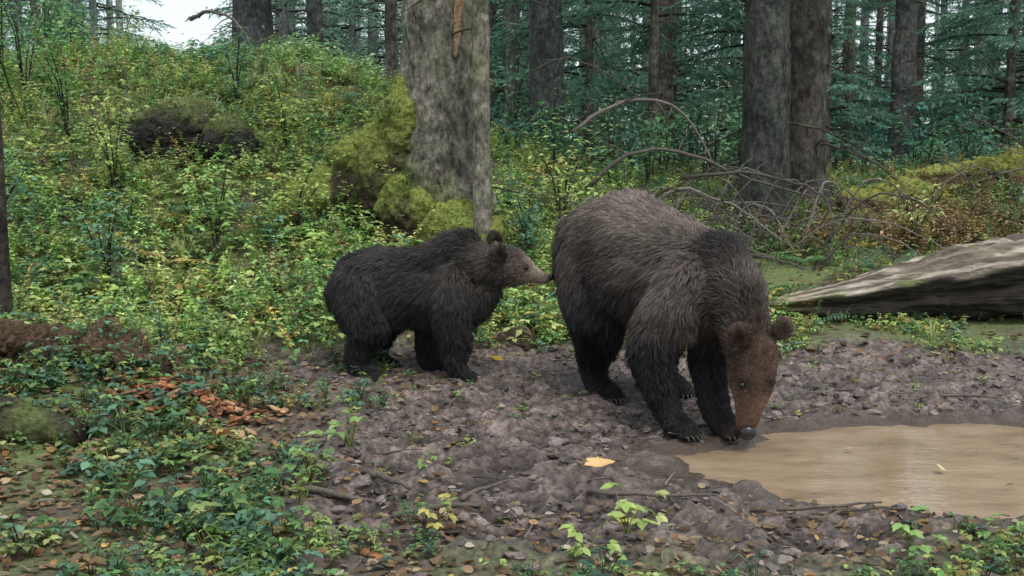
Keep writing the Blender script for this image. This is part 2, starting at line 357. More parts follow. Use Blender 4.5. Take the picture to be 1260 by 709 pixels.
# ---------------------------------------------------------------- clods & twigs
def ico(sub=2):
    bm=bmesh.new();bmesh.ops.create_icosphere(bm,subdivisions=sub,radius=1)
    v=np.array([x.co[:] for x in bm.verts]);f=np.array([[q.index for q in x.verts] for x in bm.faces]);bm.free();return v,f
IV,IF=ico(2);IV3,IF3=ico(3)
K=MB()
tc=[]
for s in range(6):
    v=IV*(.35+1.3*fbm(IV[:,0]*1.3+s*9,IV[:,1]*1.3,IV[:,2]*1.3,3))[:,None]*[1.2,.8,.5];tc.append((v,IF,np.zeros(len(IF)),np.ones((len(v),3))))
P=pts(8500,-1.6,3.4,3.3,7.8,lambda x,y:mudmask(x,y)*sst(.34,.6,fbm(x*3,y*3,17,2)));P=P[pudE(P[:,0],P[:,1])>1.2]
ch=rng.choice(6,len(P));C=np.array([.16,.13,.115])*(.3+1.3*rng.random((len(P),1)))
for t in range(6): k=ch==t;scatter(K,tc[t],P[k],.005+.03*rng.random(k.sum())**3,C[k],.6)
K.build('mud_clods',[M_clod])
def stick(b,p,az,L,r,el=0.03,col=(.10,.075,.055),bend=.15,seg=5):
    d=np.array([math.cos(az)*math.cos(el),math.sin(az)*math.cos(el),math.sin(el)]);s=np.array([-d[1],d[0],0])
    t=np.linspace(0,1,6)[:,None];o=bend*L*R(-1,1)
    Q=np.asarray(p)+d*L*t+s*o*(t*(1-t)*2)+rng.normal(0,.012*L,(6,3))
    v,f=tube(Q,r*np.linspace(1,.45,6),seg);b.add(v,f,0,col);return Q
tw=MB()
P=pts(1000,-3,3.4,3,9,lambda x,y:.7+x*0);P=P[pudE(P[:,0],P[:,1])>1.25]
for p in P: stick(tw,p+[0,0,.012],R(0,6.28),R(.04,.22),R(.0015,.005),R(-.05,.12),np.array([.15,.12,.095])*R(.35,1.6))
for (x,y,az,L,r) in [(-.95,4.55,.15,.33,.022),(-.62,4.5,-.9,.35,.02),(-.9,4.35,-.5,.5,.018),(-.45,4.0,.35,.35,.016),(1.0,4.0,.1,.4,.009),(-.2,4.15,.9,.3,.012),(1.1,3.95,.3,.4,.008),(2.1,5.95,-.1,.6,.012),(.3,4.2,-.2,.5,.011)]:
    stick(tw,[x,y,float(height(x,y))+.02],az,L,r,.03,(.12,.10,.08),.2,7)
tw.build('fallen_twigs',[M_twig],True)
# ---------------------------------------------------------------- lumps by voxel remesh
def remesh(V,F,vox,smooth):
    me=bpy.data.meshes.new('tmp');me.from_pydata(V.tolist(),[],F.tolist())
    o=bpy.data.objects.new('tmp',me);S.collection.objects.link(o)
    r=o.modifiers.new('r','REMESH');r.mode='VOXEL';r.voxel_size=vox
    s=o.modifiers.new('s','SMOOTH');s.factor=.5;s.iterations=smooth
    dg=bpy.context.evaluated_depsgraph_get();e=o.evaluated_get(dg).to_mesh()
    e.calc_loop_triangles()
    nv=len(e.vertices);V=np.empty(nv*3,np.float32);e.vertices.foreach_get('co',V)
    T=np.empty(len(e.loop_triangles)*3,np.int32);e.loop_triangles.foreach_get('vertices',T)
    Nn=np.empty(nv*3,np.float32);e.vertices.foreach_get('normal',Nn)
    V,T,Nn=V.reshape(-1,3).astype(float),T.reshape(-1,3),Nn.reshape(-1,3).astype(float)
    bpy.data.objects.remove(o,do_unlink=True);bpy.data.meshes.remove(me);return V,T,Nn
def ells(L):
    b=MB()
    for c,r in L: b.add(IV3*np.asarray(r)+np.asarray(c),IF3)
    V,F,_,_=b.arrays();return V,F
def lump(name,L,vox,amp,fr,c_lo,c_hi,w0=.1,w1=.7,plants=0,pcol=(0,1,3)):
    V,F=ells(L);V,F,Nn=remesh(V,F,vox,3)
    n=fbm(V[:,0]*fr,V[:,1]*fr,V[:,2]*fr,4);n2=fbm(V[:,0]*fr*5,V[:,1]*fr*5,V[:,2]*fr*5,2);V=V+Nn*((n-.5)*2*amp+(n2-.5)*amp*.5)[:,None]
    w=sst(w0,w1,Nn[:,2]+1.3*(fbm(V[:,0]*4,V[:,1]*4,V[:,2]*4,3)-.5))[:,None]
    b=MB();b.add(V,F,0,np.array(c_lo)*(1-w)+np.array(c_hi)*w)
    if plants:
        k=np.where(Nn[:,2]>.05)[0];k=rng.choice(k,plants)
        for t in (2,4,5):
            kk=k[t%3::3];scatter(b,Tf[t],V[kk],.25+.4*rng.random(len(kk)),PAL[rng.choice(pcol,len(kk))]*(.6+.6*rng.random((len(kk),1))),m=1)
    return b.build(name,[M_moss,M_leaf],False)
lump('mossy_root_mound',[((-.95,9.95,1.35),(.24,.32,.78)),((-1.12,10.0,1.2),(.3,.35,.62)),((-1.35,10.1,1.08),(.35,.35,.52)),((-1.7,10.2,.93),(.4,.35,.38)),((-.45,9.6,.62),(.45,.3,.36)),((-.9,9.75,.8),(.3,.3,.5))],.02,.13,4,(.055,.042,.03),(.19,.22,.055),-.15,.6,130)
lump('mossy_boulder',[((-3.3,11.1,1.58),(.5,.4,.38)),((-2.85,11.0,1.46),(.3,.3,.34))],.025,.16,4,(.035,.033,.03),(.12,.14,.055),.4,1.0,40)
lump('rotten_stump',[((-2.3,6.0,.28),(.28,.2,.13)),((-2.05,5.85,.24),(.2,.14,.11)),((-2.75,6.1,.28),(.3,.25,.15))],.012,.14,10,(.03,.02,.015),(.13,.085,.055),.1,1.0,40,(2,4,1))
lump('small_boulder',[((.03,7.55,.08),(.15,.12,.13)),((.12,7.5,.06),(.10,.10,.09))],.012,.05,8,(.03,.026,.022),(.085,.065,.045))
lump('mossy_bank',[((4.4,12.2,.85),(.8,.3,.25)),((5.6,12.4,1.15),(1.2,.35,.28)),((7,12.2,1.35),(1.1,.4,.3))],.03,.2,3,(.10,.07,.04),(.22,.24,.06),.1,.9,160,(0,3,5,6))
b=MB()
for k in range(420):
    x=-1.68+rng.normal(0,.19);y=5.5+rng.normal(0,.14);z=float(height(x,y))+.03+.09*R()*math.exp(-((x+1.7)**2+(y-5.5)**2)/.04)
    s=R(.008,.036);v=IV[:, :]*[s*1.7,s*.7,s*.35];a=R(0,6.28);e=R(-.6,.6)
    v=v@np.array([[math.cos(a),math.sin(a),0],[-math.sin(a),math.cos(a),0],[0,0,1]])@np.array([[math.cos(e),0,math.sin(e)],[0,1,0],[-math.sin(e),0,math.cos(e)]])
    b.add(v+[x,y,z],IF,0,np.array([[.46,.20,.09],[.28,.12,.06],[.48,.30,.17],[.14,.08,.05]][int(rng.integers(4))])*R(.5,1.1))
b.build('rotten_wood_chips',[M_moss])
def log(name,P,Rr,segs,rough,colf,mat_):
    P=np.asarray(P,float);n=60;t=np.linspace(0,len(P)-1,n);Q=np.stack([np.interp(t,np.arange(len(P)),P[:,i]) for i in range(3)],-1)
    for _ in range(3): Q[1:-1]=(Q[:-2]+2*Q[1:-1]+Q[2:])/4
    rr=np.interp(t,np.arange(len(P)),Rr)
    v,f=tube(Q,rr,segs,rough,7,fine=.03);b=MB();b.add(v,f,0,colf(v,Q,rr));return b.build(name,[mat_],True)
def colL(v,Q,rr):
    w=sst(.45,.7,fbm(v[:,0]*5,v[:,1]*5,v[:,2]*5,3))[:,None];return np.array([.05,.042,.03])*(1-w)+np.array([.10,.12,.045])*w
log('mossy_log',[(-3.1,5.15,.18),(-2.5,5.05,.16),(-1.98,4.9,.10)],[.13,.11,.07],40,.35,colL,M_moss)
def big_log():
    n=170;seg=80
    Pk=np.array([(1.95,8.40,.235),(2.4,8.42,.27),(3.0,8.45,.34),(3.6,8.48,.42),(4.3,8.55,.50),(5.2,8.65,.56),(6.4,8.8,.60)])
    Rk=[.045,.12,.21,.285,.34,.37,.39]
    t=np.linspace(0,6,n);Q=np.stack([np.interp(t,range(7),Pk[:,i]) for i in range(3)],-1);rr=np.interp(t,range(7),Rk)
    for _ in range(6): Q[1:-1]=(Q[:-2]+2*Q[1:-1]+Q[2:])/4
    th=np.linspace(0,2*np.pi,seg,endpoint=False);ax=unit(np.gradient(Q,axis=0))
    side=unit(np.cross(ax,[0,0,1.]));up=np.cross(side,ax)
    c=np.cos(th)[None,:,None];s=np.sin(th)[None,:,None]
    aa=th[None]*np.ones((n,1));uu=t[:,None]*np.ones((1,seg))
    dirv=side[:,None]*c+up[:,None]*s
    zz=dirv[...,2];nearv=-dirv[...,1]
    gr=(fbm(uu*1.8,np.cos(aa)*3,np.sin(aa)*3,4)-.5)*.46+(fbm(uu*3,np.cos(aa)*12,np.sin(aa)*12,2)-.5)*.26+(fbm(uu*9,np.cos(aa)*6,np.sin(aa)*6,2)-.5)*.14
    edge=.30+.55*(fbm(uu*1.4,np.cos(aa)*.6,3,3)-.5)
    hol=-.34*np.exp(-((zz-edge+.48)/.30)**2)*np.clip(nearv,0,1)+.14*np.exp(-((zz-edge-.06)/.10)**2)*np.clip(nearv,0,1)
    r=rr[:,None]*(1+gr+hol)
    V=Q[:,None]+dirv*r[...,None]
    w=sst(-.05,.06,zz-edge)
    crack=sst(.48,.56,fbm(uu*.8,np.cos(aa)*9,np.sin(aa)*9,3))
    bark=sst(.54,.62,fbm(uu*1.3+5,np.cos(aa)*2,np.sin(aa)*2,4))
    mossp=sst(.60,.68,fbm(uu*2+15,np.cos(aa)*2,np.sin(aa)*2,4))
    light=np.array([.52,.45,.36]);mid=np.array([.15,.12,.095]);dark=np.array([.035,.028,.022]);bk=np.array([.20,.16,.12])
    C=light*(1-crack[...,None])+mid*crack[...,None];C=C*(1-bark[...,None]*.75)+bk*bark[...,None]*.75
    C=C*(1-mossp[...,None]*.8)+np.array([.14,.17,.05])*mossp[...,None]*.8
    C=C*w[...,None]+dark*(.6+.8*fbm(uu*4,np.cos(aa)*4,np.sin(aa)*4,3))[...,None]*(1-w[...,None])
    yel=sst(1.1,.2,t)[:,None,None];C=C*(1-.5*yel)+np.array([.28,.24,.09])*.5*yel
    i=np.arange(n-1)[:,None]*seg;j=np.arange(seg)[None];k=(j+1)%seg;a_=i+j;b_=i+k
    F=np.concatenate([np.stack([a_,b_,b_+seg],-1).reshape(-1,3),np.stack([a_,b_+seg,a_+seg],-1).reshape(-1,3)])
    V=V.reshape(-1,3);nv=len(V);V=np.vstack([V,Q[0],Q[-1]]);j=np.arange(seg);k=(j+1)%seg
    F=np.concatenate([F,np.stack([np.full(seg,nv),k,j],-1),np.stack([np.full(seg,nv+1),j+(n-1)*seg,k+(n-1)*seg],-1)])
    C=np.vstack([C.reshape(-1,3),[mid,mid]])
    b=MB();b.add(V,F,0,C);b.build('fallen_log',[M_wood],True)
big_log()
# ---------------------------------------------------------------- trees
def bough(ntw,nn):
    b=MB();x=np.linspace(0,1,6);P=np.stack([x,0*x,.10*x-.32*x*x],-1)
    v,f=tube(P,np.linspace(.014,.003,6),4,cap=False);b.add(v,f,0,(.3,.28,.25))
    for k in range(ntw):
        t=.12+.88*(k+.5)/ntw;s=1 if k%2 else -1;L=(.42*(1-t)+.10)*R(.8,1.2)
        p=np.array([t,0,.10*t-.32*t*t]);d=unit([.75,s*R(.6,1.),R(-.45,-.1)])
        for q in range(nn):
            o=p+d*L*(q+.3)/nn;dd=unit(d+rng.normal(0,.45,3)+[0,0,-.35]);l=R(.05,.11);w=unit(np.cross(dd,rng.normal(0,1,3)))*R(.006,.012)
            b.add([o-w,o+w,o+dd*l+w*.3,o+dd*l-w*.3],[(0,1,2),(0,2,3)],1,np.ones(3)*R(.7,1.3))
    return b.arrays()
BO=[bough(20,9) for _ in range(3)];BF=[bough(14,5) for _ in range(3)]
def put_boughs(mb,tm,o,az,el,L,col,mb_off=0):
    n=len(az);V,F,M,C=tm
    ca,sa,ce,se=np.cos(az),np.sin(az),np.cos(el),np.sin(el)
    ex=np.stack([ca*ce,sa*ce,se],-1);ey=np.stack([-sa,ca,0*sa],-1);ez=np.cross(ex,ey)
    W=(V[None,:,0:1]*ex[:,None]+V[None,:,1:2]*ey[:,None]+V[None,:,2:3]*ez[:,None])*L[:,None,None]+o[:,None]
    FF=F[None]+(np.arange(n)*len(V))[:,None,None]
    leafv=np.zeros(len(V));leafv[np.unique(F[M==1])]=1
    CC=np.where(leafv[None,:,None]>0,C[None]*col[:,None],C[None]+0*col[:,None])
    mb.add(W.reshape(-1,3),FF.reshape(-1,3),np.tile(M,n),CC.reshape(-1,3))
def spruce(mb,x,y,r,h,crown,tint=(1,1,1),lean=(0,0),seg=28,nb=50,blen=2.0,tm=BO,ncol=(.09,.16,.10),stubs=14,flare=.5,fs=.28,rough=.12,step=.12,zb=None,fine=0,mossz=0):
    z0=float(height(x,y))-.15 if zb is None else zb
    zs=np.concatenate([np.arange(0,min(h,6),step),np.arange(6,h,.6),[h]]) if h>6 else np.arange(0,h,step)
    rad=r*(1-zs/h*.85)*(1+flare*np.exp(-zs/fs));rad=np.maximum(rad,.012)
    Px=x+lean[0]*zs+.04*np.sin(zs*.7+x*5)*r*2;Py=y+lean[1]*zs
    P=np.stack([Px,Py,z0+zs],-1)
    v,f=tube(P,rad,seg,rough,5 if r>.15 else 9,fine=fine)
    dz=v[:,2]-z0;cx=x+lean[0]*dz;cy=y+lean[1]*dz;an=np.arctan2(v[:,1]-cy,v[:,0]-cx)
    lob=1+.28*np.exp(-np.clip(dz,0,9)/.3)*np.sin(an*4+x*3)*(flare>0)
    v[:,0]=cx+(v[:,0]-cx)*lob;v[:,1]=cy+(v[:,1]-cy)*lob
    tc_=np.tile(np.array(tint,float),(len(v),1))
    if mossz>0:
        side=.35*(np.cos(an-3.6))
        w=(sst(mossz,mossz*.3,dz-side+1.6*(fbm(v[:,0]*4,v[:,1]*4,v[:,2]*2.5,4)-.5)))[:,None]*.8
        tc_=tc_*(1-w)+np.array([.60,.72,.24])*w
    mb.add(v,f,0,tc_)
    for k in range(stubs):
        zz=R(.7,min(6,h*.8));az=R(0,6.28);L=R(.25,1.1);rr=r*(1-zz/h*.85)
        p=np.array([x+lean[0]*zz+math.cos(az)*rr*.8,y+lean[1]*zz+math.sin(az)*rr*.8,z0+zz])
        t=np.linspace(0,1,6)[:,None];d=np.array([math.cos(az),math.sin(az),R(-.3,.25)])
        Q=p+d*L*t+np.array([0,0,-.35*L])*t*t+rng.normal(0,.012,(6,3))
        v,f=tube(Q,R(.008,.016)*np.linspace(1,.25,6),4);mb.add(v,f,0,(.6,.55,.5))
        for q in range(3):
            o=Q[2+q];dd=unit(d+rng.normal(0,.6,3)+[0,0,-.3])*L*.3
            v,f=tube([o,o+dd*.5,o+dd+[0,0,-.03]],[.004,.003,.002],3);mb.add(v,f,0,(.6,.55,.5))
    if nb>0:
        u=rng.random(nb);zc=crown+(h-crown)*u;L=blen*(1-.8*u)*(.7+.5*rng.random(nb));az=rng.random(nb)*6.283;el=.15-.35*rng.random(nb)+.4*u
        o=np.stack([x+lean[0]*zc,y+lean[1]*zc,z0+zc],-1);col=np.array(ncol)*(.6+.8*rng.random((nb,1)))
        ch=rng.integers(0,3,nb)
        for t in range(3):
            k=ch==t
            if k.any(): put_boughs(mb,tm[t],o[k],az[k],el[k],L[k],col[k])
def one(name,mats=None,**k):
    b=MB();spruce(b,**k);return b.build(name,mats or [M_bark,M_need],True)
TE=(.13,.25,.19)
b=MB()
spruce(b,x=-.62,y=9.95,r=.36,h=15,crown=7,seg=150,nb=24,blen=2.4,stubs=5,flare=.55,fs=.7,rough=.2,step=.03,fine=.05,mossz=.9,tint=(.98,.96,.93))
zs=np.linspace(2.15,3.7,40);P=np.stack([-.50+.04*np.sin(zs*3),9.95-.30+.008*zs,zs+.1],-1)
v,f=tube(P,.06*np.sin(np.linspace(.2,2.9,40))+.005,14,.6,9);v[:,1]=9.62+(v[:,1]-9.62)*.5;b.add(v,f,2,(.40,.25,.16))
b.build('spruce_tree',[M_oldbark,M_need,M_moss],True)
one('spruce_tree',[M_oldbark,M_need],x=-.24,y=9.4,r=.085,h=11,crown=6,seg=32,nb=14,blen=1.2,stubs=8,flare=.6,rough=.14,tint=(1.05,1.0,.95),lean=(-.012,0),step=.05,fine=.015,mossz=.5)
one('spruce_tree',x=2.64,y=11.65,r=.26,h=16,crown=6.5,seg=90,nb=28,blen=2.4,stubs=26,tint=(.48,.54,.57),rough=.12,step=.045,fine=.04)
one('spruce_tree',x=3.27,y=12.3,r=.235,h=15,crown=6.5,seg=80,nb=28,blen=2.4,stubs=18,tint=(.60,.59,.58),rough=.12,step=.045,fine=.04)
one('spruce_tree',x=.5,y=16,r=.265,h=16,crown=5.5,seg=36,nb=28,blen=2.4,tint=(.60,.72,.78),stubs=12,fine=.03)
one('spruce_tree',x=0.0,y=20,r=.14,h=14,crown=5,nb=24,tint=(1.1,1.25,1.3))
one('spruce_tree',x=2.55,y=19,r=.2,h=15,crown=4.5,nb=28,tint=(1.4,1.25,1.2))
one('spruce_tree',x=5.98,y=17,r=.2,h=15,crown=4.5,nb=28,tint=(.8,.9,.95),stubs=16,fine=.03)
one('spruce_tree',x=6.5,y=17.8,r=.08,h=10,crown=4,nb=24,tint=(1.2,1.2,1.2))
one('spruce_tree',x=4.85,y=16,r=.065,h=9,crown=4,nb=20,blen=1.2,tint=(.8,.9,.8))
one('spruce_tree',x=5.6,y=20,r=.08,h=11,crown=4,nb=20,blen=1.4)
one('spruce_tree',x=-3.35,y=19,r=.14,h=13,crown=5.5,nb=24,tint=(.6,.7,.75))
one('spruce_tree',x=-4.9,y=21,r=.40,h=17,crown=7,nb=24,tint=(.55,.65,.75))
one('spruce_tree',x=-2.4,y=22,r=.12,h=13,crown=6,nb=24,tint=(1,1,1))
one('spruce_tree',x=-3.42,y=7.35,r=.045,h=6,crown=4,nb=12,blen=.8,tint=(.55,.5,.5),stubs=3,flare=.2)
for (x,y,h,c,bl,nb) in [(2.1,16.5,9,2.1,1.6,105),(1.3,19,10,1.8,1.7,80),(3.9,18.5,9,1.3,1.6,100),(7.6,17,8,.7,1.6,110),(8.9,19,9,.7,1.8,100),(6.9,21,9,.6,1.7,90),(5.0,23,10,.8,1.8,80),(-8.5,20,10,2,1.8,60),(9.5,15,7,.8,1.5,80),(3.2,22,6,.6,1.6,80),(4.3,15.2,4,.5,1.0,70),(.9,23,8,.5,1.8,90),(-.4,24,8,.8,1.8,80),(5.4,18,6,.5,1.4,80)]:
    one('young_spruce_tree',x=x,y=y,r=.09,h=h,crown=c,nb=nb,blen=bl,ncol=TE,stubs=4,seg=14)
D=MB()
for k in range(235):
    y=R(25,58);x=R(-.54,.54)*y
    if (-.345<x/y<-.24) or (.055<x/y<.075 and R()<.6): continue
    f_=(y-22)/40;haze_col=np.array([.13,.25,.19])*(1-f_)+np.array([.26,.40,.35])*f_  # haze painted into needle and trunk colours: paler, bluer with distance
    spruce(D,x,y,R(.08,.17),R(5,14),R(.2,2.2),np.array([1.3,1.5,1.6])*(1+.6*f_),seg=8,nb=int(R(30,46)),blen=R(1.6,2.5),tm=BF,ncol=haze_col,stubs=0,step=1.2,rough=0)
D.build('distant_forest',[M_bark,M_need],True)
Bs=MB()
def bush(b,x,y,h,w,n,ls,col,z=None):
    z=float(height(x,y)) if z is None else z
    for s in range(max(4,n//60)):
        a=R(0,6.28);top=np.array([math.cos(a)*w*R(.2,.8),math.sin(a)*w*R(.2,.8),h*R(.5,1)])
        v,f=tube([[x,y,z-.05],[x+top[0]*.3,y+top[1]*.3,z+top[2]*.55],[x+top[0],y+top[1],z+top[2]]],[.012,.008,.004],5);b.add(v,f,1,(.5,.45,.4))
        for k in range(n//max(4,n//60)):
            t=R(.3,1.05);p=np.array([x,y,z])+top*t*np.array([t,t,1])+rng.normal(0,.11*w+.03,3)
            aa=R(0,6.28);L=ls*R(.7,1.3);v,f=leaf(p,[math.cos(aa),math.sin(aa),R(-.5,.3)],L,L*.6,False,R(-.6,.6));b.add(v,f,0,np.array(col)*R(.6,1.4))
for (x,y,h,w) in [(-3.6,10,1.0,.4),(-2.4,8.9,.8,.3),(-4.6,11.5,1.3,.5),(-1.9,9.6,.7,.4),(-3.1,12.5,1.0,.5),(-5.6,12.8,1.5,.6),(-2.3,11.3,.9,.4),(.75,9.9,.95,.45),(1.1,10.6,.9,.4),(.15,9.5,.7,.3),(5.1,10.8,.9,.5),(-4.3,9.2,.9,.35),(-6.3,13.8,1.7,.7),(3.9,10.6,.6,.4),(-3.0,8.1,.8,.3),(.5,11,1.2,.5)]:
    bb=MB();bush(bb,x,y,h,w,260,.065,PAL[int(rng.integers(0,5))]);bb.build('sapling',[M_leaf,M_bark])
for k in range(50):
    x=R(-10,-1.2);y=R(14.2,18.5)
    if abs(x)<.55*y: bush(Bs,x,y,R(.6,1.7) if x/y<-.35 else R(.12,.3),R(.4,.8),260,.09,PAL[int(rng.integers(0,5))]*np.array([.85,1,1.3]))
for k in range(95):
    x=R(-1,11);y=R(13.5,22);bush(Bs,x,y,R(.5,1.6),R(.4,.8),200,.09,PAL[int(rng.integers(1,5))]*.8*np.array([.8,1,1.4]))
Bs.build('understory_shrubs',[M_leaf,M_bark])
db=MB()
def arc(Q,r):
    Q=np.asarray(Q,float);t=np.linspace(0,len(Q)-1,18);P=np.stack([np.interp(t,range(len(Q)),Q[:,i]) for i in range(3)],-1)
    for _ in range(3):P[1:-1]=(P[:-2]+2*P[1:-1]+P[2:])/4
    P=P+rng.normal(0,.006,P.shape)
    v,f=tube(P,r*np.linspace(1,.35,18),6);db.add(v,f,0,np.array([.15,.13,.115])*R(.4,1.3))
    for k in range(6):
        o=P[int(R(4,17))];d=unit(rng.normal(0,1,3)+[0.2,0,-.4])*R(.1,.45)
        v,f=tube([o,o+d*.5+[0,0,.02],o+d],[r*.35,r*.25,r*.12],4);db.add(v,f,0,(.10,.085,.075))
arc([(.57,10.2,1.62),(.84,10.25,1.85),(1.22,10.3,1.95),(1.52,10.3,1.88),(1.72,10.35,1.66),(1.9,10.4,1.3)],.022)
arc([(.7,10.3,1.1),(.99,10.2,1.42),(1.37,10.2,1.49),(1.83,10.3,1.38),(2.1,10.3,1.2),(2.85,10.4,1.02)],.026)
arc([(1.6,10.4,1.2),(2.2,10.2,1.27),(2.75,10.1,1.12),(3.0,10.,.9)],.022)
arc([(1.1,10.5,.6),(1.5,10.3,1.15),(2.1,10.2,.95),(2.5,10,.6)],.018)
arc([(.2,10.6,2.2),(.5,10.5,2.35),(.9,10.6,2.2),(1.3,10.7,1.9)],.012)
for k in range(56):
    x=R(.7,3.0);y=R(9.6,11.2);z=float(height(x,y));a=R(-.9,.9) if R()<.7 else R(2,4);L=R(.6,1.7);hh=R(.15,.8)
    arc([(x,y,z),(x+L*.35*math.cos(a),y+L*.3*math.sin(a),z+hh),(x+L*.7*math.cos(a),y+L*.6*math.sin(a),z+hh*.9),(x+L*math.cos(a),y+L*math.sin(a),z+hh*.25)],R(.006,.016))
for k in range(22):
    x=R(4.2,7.5);y=R(11,12.4);z=float(height(x,y))+.1;a=R(-.6,.6)+(3.14 if R()<.5 else 0);L=R(.5,1.4);hh=R(.2,.7)
    arc([(x,y,z),(x+L*.4*math.cos(a),y,z+hh*.6),(x+L*math.cos(a),y,z+hh)],R(.01,.022))
arc([(-4.3,15,3.25),(-4.0,14.8,3.35),(-3.6,14.6,3.2),(-3.2,14.4,2.6)],.03)
db.build('dead_branches',[M_twig],True)
# ---------------------------------------------------------------- bears
def furmat():
    m,nt,o=mat('bear_fur');c=attr(nt)
    p=N(nt,'ShaderNodeBsdfPrincipled',Roughness=.45);p.inputs['Specular IOR Level'].default_value=.3
    nt.links.new(c,p.inputs['Base Color']);nt.links.new(p.outputs[0],o.inputs[0]);return m
M_fur=furmat();M_skin=attrmat('bear_skin',.9,60,.4,.01,.2)
def solid(n,c,r):
    m,nt,o=mat(n);p=N(nt,'ShaderNodeBsdfPrincipled',Roughness=r)
    nt.links.new(ramp(nt,noise(nt,60,coords(nt),3),[(.3,[v*.7 for v in c]),(.7,[v*1.3 for v in c])]),p.inputs['Base Color']);nt.links.new(p.outputs[0],o.inputs[0]);return m
M_nose=solid('bear_nose',(.014,.012,.013),.3);M_eye=solid('bear_eye',(.006,.005,.005),.08);M_claw=solid('bear_claw',(.06,.05,.04),.4)
def bear(name,chains,ears,eyes,nose,paws,nfur,topgain,fw,dark_spots=(),fl_=1.0,guard=.45):
    segs=[];b=MB()
    for J,down in chains:
        for a,c in zip(J[:-1],J[1:]):
            pa=np.array(a[:3]);pc=np.array(c[:3]);L=np.linalg.norm(pc-pa);k=max(2,int(L/(min(a[3],c[3])*.22))+1)
            for t in np.linspace(0,1,k): b.add(IV*(a[3]*(1-t)+c[3]*t)+pa*(1-t)+pc*t,IF)
            fl=unit(pc-pa);fl=unit(fl+np.array([0,0,-down]))
            segs.append((pa,pc,a[3],c[3],np.array(a[4]),np.array(c[4]),a[5],c[5],fl))
    for (c,nrm,upv,r,col) in ears:
        n=unit(nrm);u=unit(np.array(upv)-n*np.dot(upv,n));s=np.cross(n,u)
        A=np.stack([s*r,u*r*1.05,n*r*.42]);b.add(IV3@A+np.array(c),IF3)
        segs.append((np.array(c)-u*r*.2,np.array(c)+u*r*.3,r*.95,r*.95,np.array(col),np.array(col),.02,.02,unit(u+n*.1)))
    claw=MB()
    for (p,d,r) in paws:
        p=np.array(p);d=unit(np.array([d[0],d[1],0.]));s=np.array([-d[1],d[0],0])
        for k in range(5):
            q=(k-2)/2.;c=p+s*q*r*.85+d*(r*.75*(1-.35*q*q))+np.array([0,0,-.012-r*.12])
            b.add(IV*[r*.36,r*.36,r*.36]+c,IF)
            v,f=tube([c+d*r*.25,c+d*r*.55+[0,0,.002],c+d*r*.85+[0,0,-.018]],[r*.13,r*.09,r*.02],5);claw.add(v,f)
    V,F,_,_=b.arrays();V,F,Nn=remesh(V,F,.0115,6)
    A=np.array([s[0] for s in segs]);Bq=np.array([s[1] for s in segs]);ra=np.array([s[2] for s in segs]);rb=np.array([s[3] for s in segs])
    ca=np.array([s[4] for s in segs]);cb=np.array([s[5] for s in segs]);la=np.array([s[6] for s in segs]);lb=np.array([s[7] for s in segs]);fl=np.array([s[8] for s in segs])
    def field(P):
        d=Bq-A;t=np.clip(((P[:,None]-A)*d).sum(-1)/(d*d).sum(-1),0,1)
        q=A+d*t[...,None];dist=np.linalg.norm(P[:,None]-q,axis=-1)-(ra*(1-t)+rb*t)
        w=np.exp(-np.clip(dist-dist.min(1,keepdims=True),0,1)/.022);w/=w.sum(1,keepdims=True)
        col=(w[...,None]*(ca*(1-t[...,None])+cb*t[...,None])).sum(1);ln=(w*(la*(1-t)+lb*t)).sum(1);f_=(w[...,None]*fl).sum(1)
        for (c,r,dc) in dark_spots:
            k=np.exp(-(((P-np.array(c))**2).sum(1))/r**2)[:,None];col=col*(1-k)+np.array(dc)*k
        return col,ln,f_
    V=V+Nn*((fbm(V[:,0]*7,V[:,1]*7,V[:,2]*7,2)-.5)*.022)[:,None]
    col,ln,_=field(V)
    root=bpy.data.objects.new(name,None);S.collection.objects.link(root)
    bb=MB();bb.add(V,F,0,col*.55);bb.build('body',[M_skin],True,root)
    claw.build('claws',[M_claw],True,root)
    e=MB()
    for c,r in eyes:e.add(IV3*r+np.array(c),IF3)
    e.build('eyes',[M_eye],True,root)
    e=MB();(c,ax)=nose;e.add(IV3@np.array(ax)+np.array(c),IF3);e.build('nose',[M_nose],True,root)
    tri=V[F];ar=np.linalg.norm(np.cross(tri[:,1]-tri[:,0],tri[:,2]-tri[:,0]),axis=1)
    def samp(n):
        i=rng.choice(len(F),n,p=ar/ar.sum());u=rng.random((n,2));sw=u.sum(1)>1;u[sw]=1-u[sw]
        w=np.stack([1-u.sum(1),u[:,0],u[:,1]],-1);return (tri[i]*w[...,None]).sum(1),unit((Nn[F[i]]*w[...,None]).sum(1))
    P,Np=samp(nfur);keep=P[:,2]>.02;P,Np=P[keep],Np[keep]
    for c,r in eyes:
        k=np.linalg.norm(P-np.array(c),axis=1)>r*1.6;P,Np=P[k],Np[k]
    k=np.linalg.norm(P-np.array(nose[0]),axis=1)>np.linalg.norm(np.array(nose[1]),axis=1).max()*1.1;P,Np=P[k],Np[k]
    col,ln,f_=field(P);ft=f_-Np*(f_*Np).sum(1,keepdims=True);ft=unit(ft+1e-4)
    sw=np.stack([fbm(P[:,0]*7,P[:,1]*7,P[:,2]*7+q*9,3)-.5 for q in range(3)],-1)
    d=unit(.46*Np+ft*.8+sw*1.5+rng.normal(0,.24,P.shape))
    n=len(P);ln=ln*.85*fl_*(.5+.85*rng.random(n))
    t=np.array([0,.33,.67,1.])
    Q=P[:,None]+d[:,None]*(ln[:,None]*t)[...,None]+(ft*.25-np.array([0,0,.25]))[:,None]*(ln[:,None]*t**2)[...,None]
    nc=n//9;ci=rng.choice(n,nc,replace=False);kd=kdtree.KDTree(nc)
    for a_,b_ in enumerate(ci): kd.insert(P[b_],a_)
    kd.balance();own=np.array([ci[kd.find(p)[1]] for p in P])
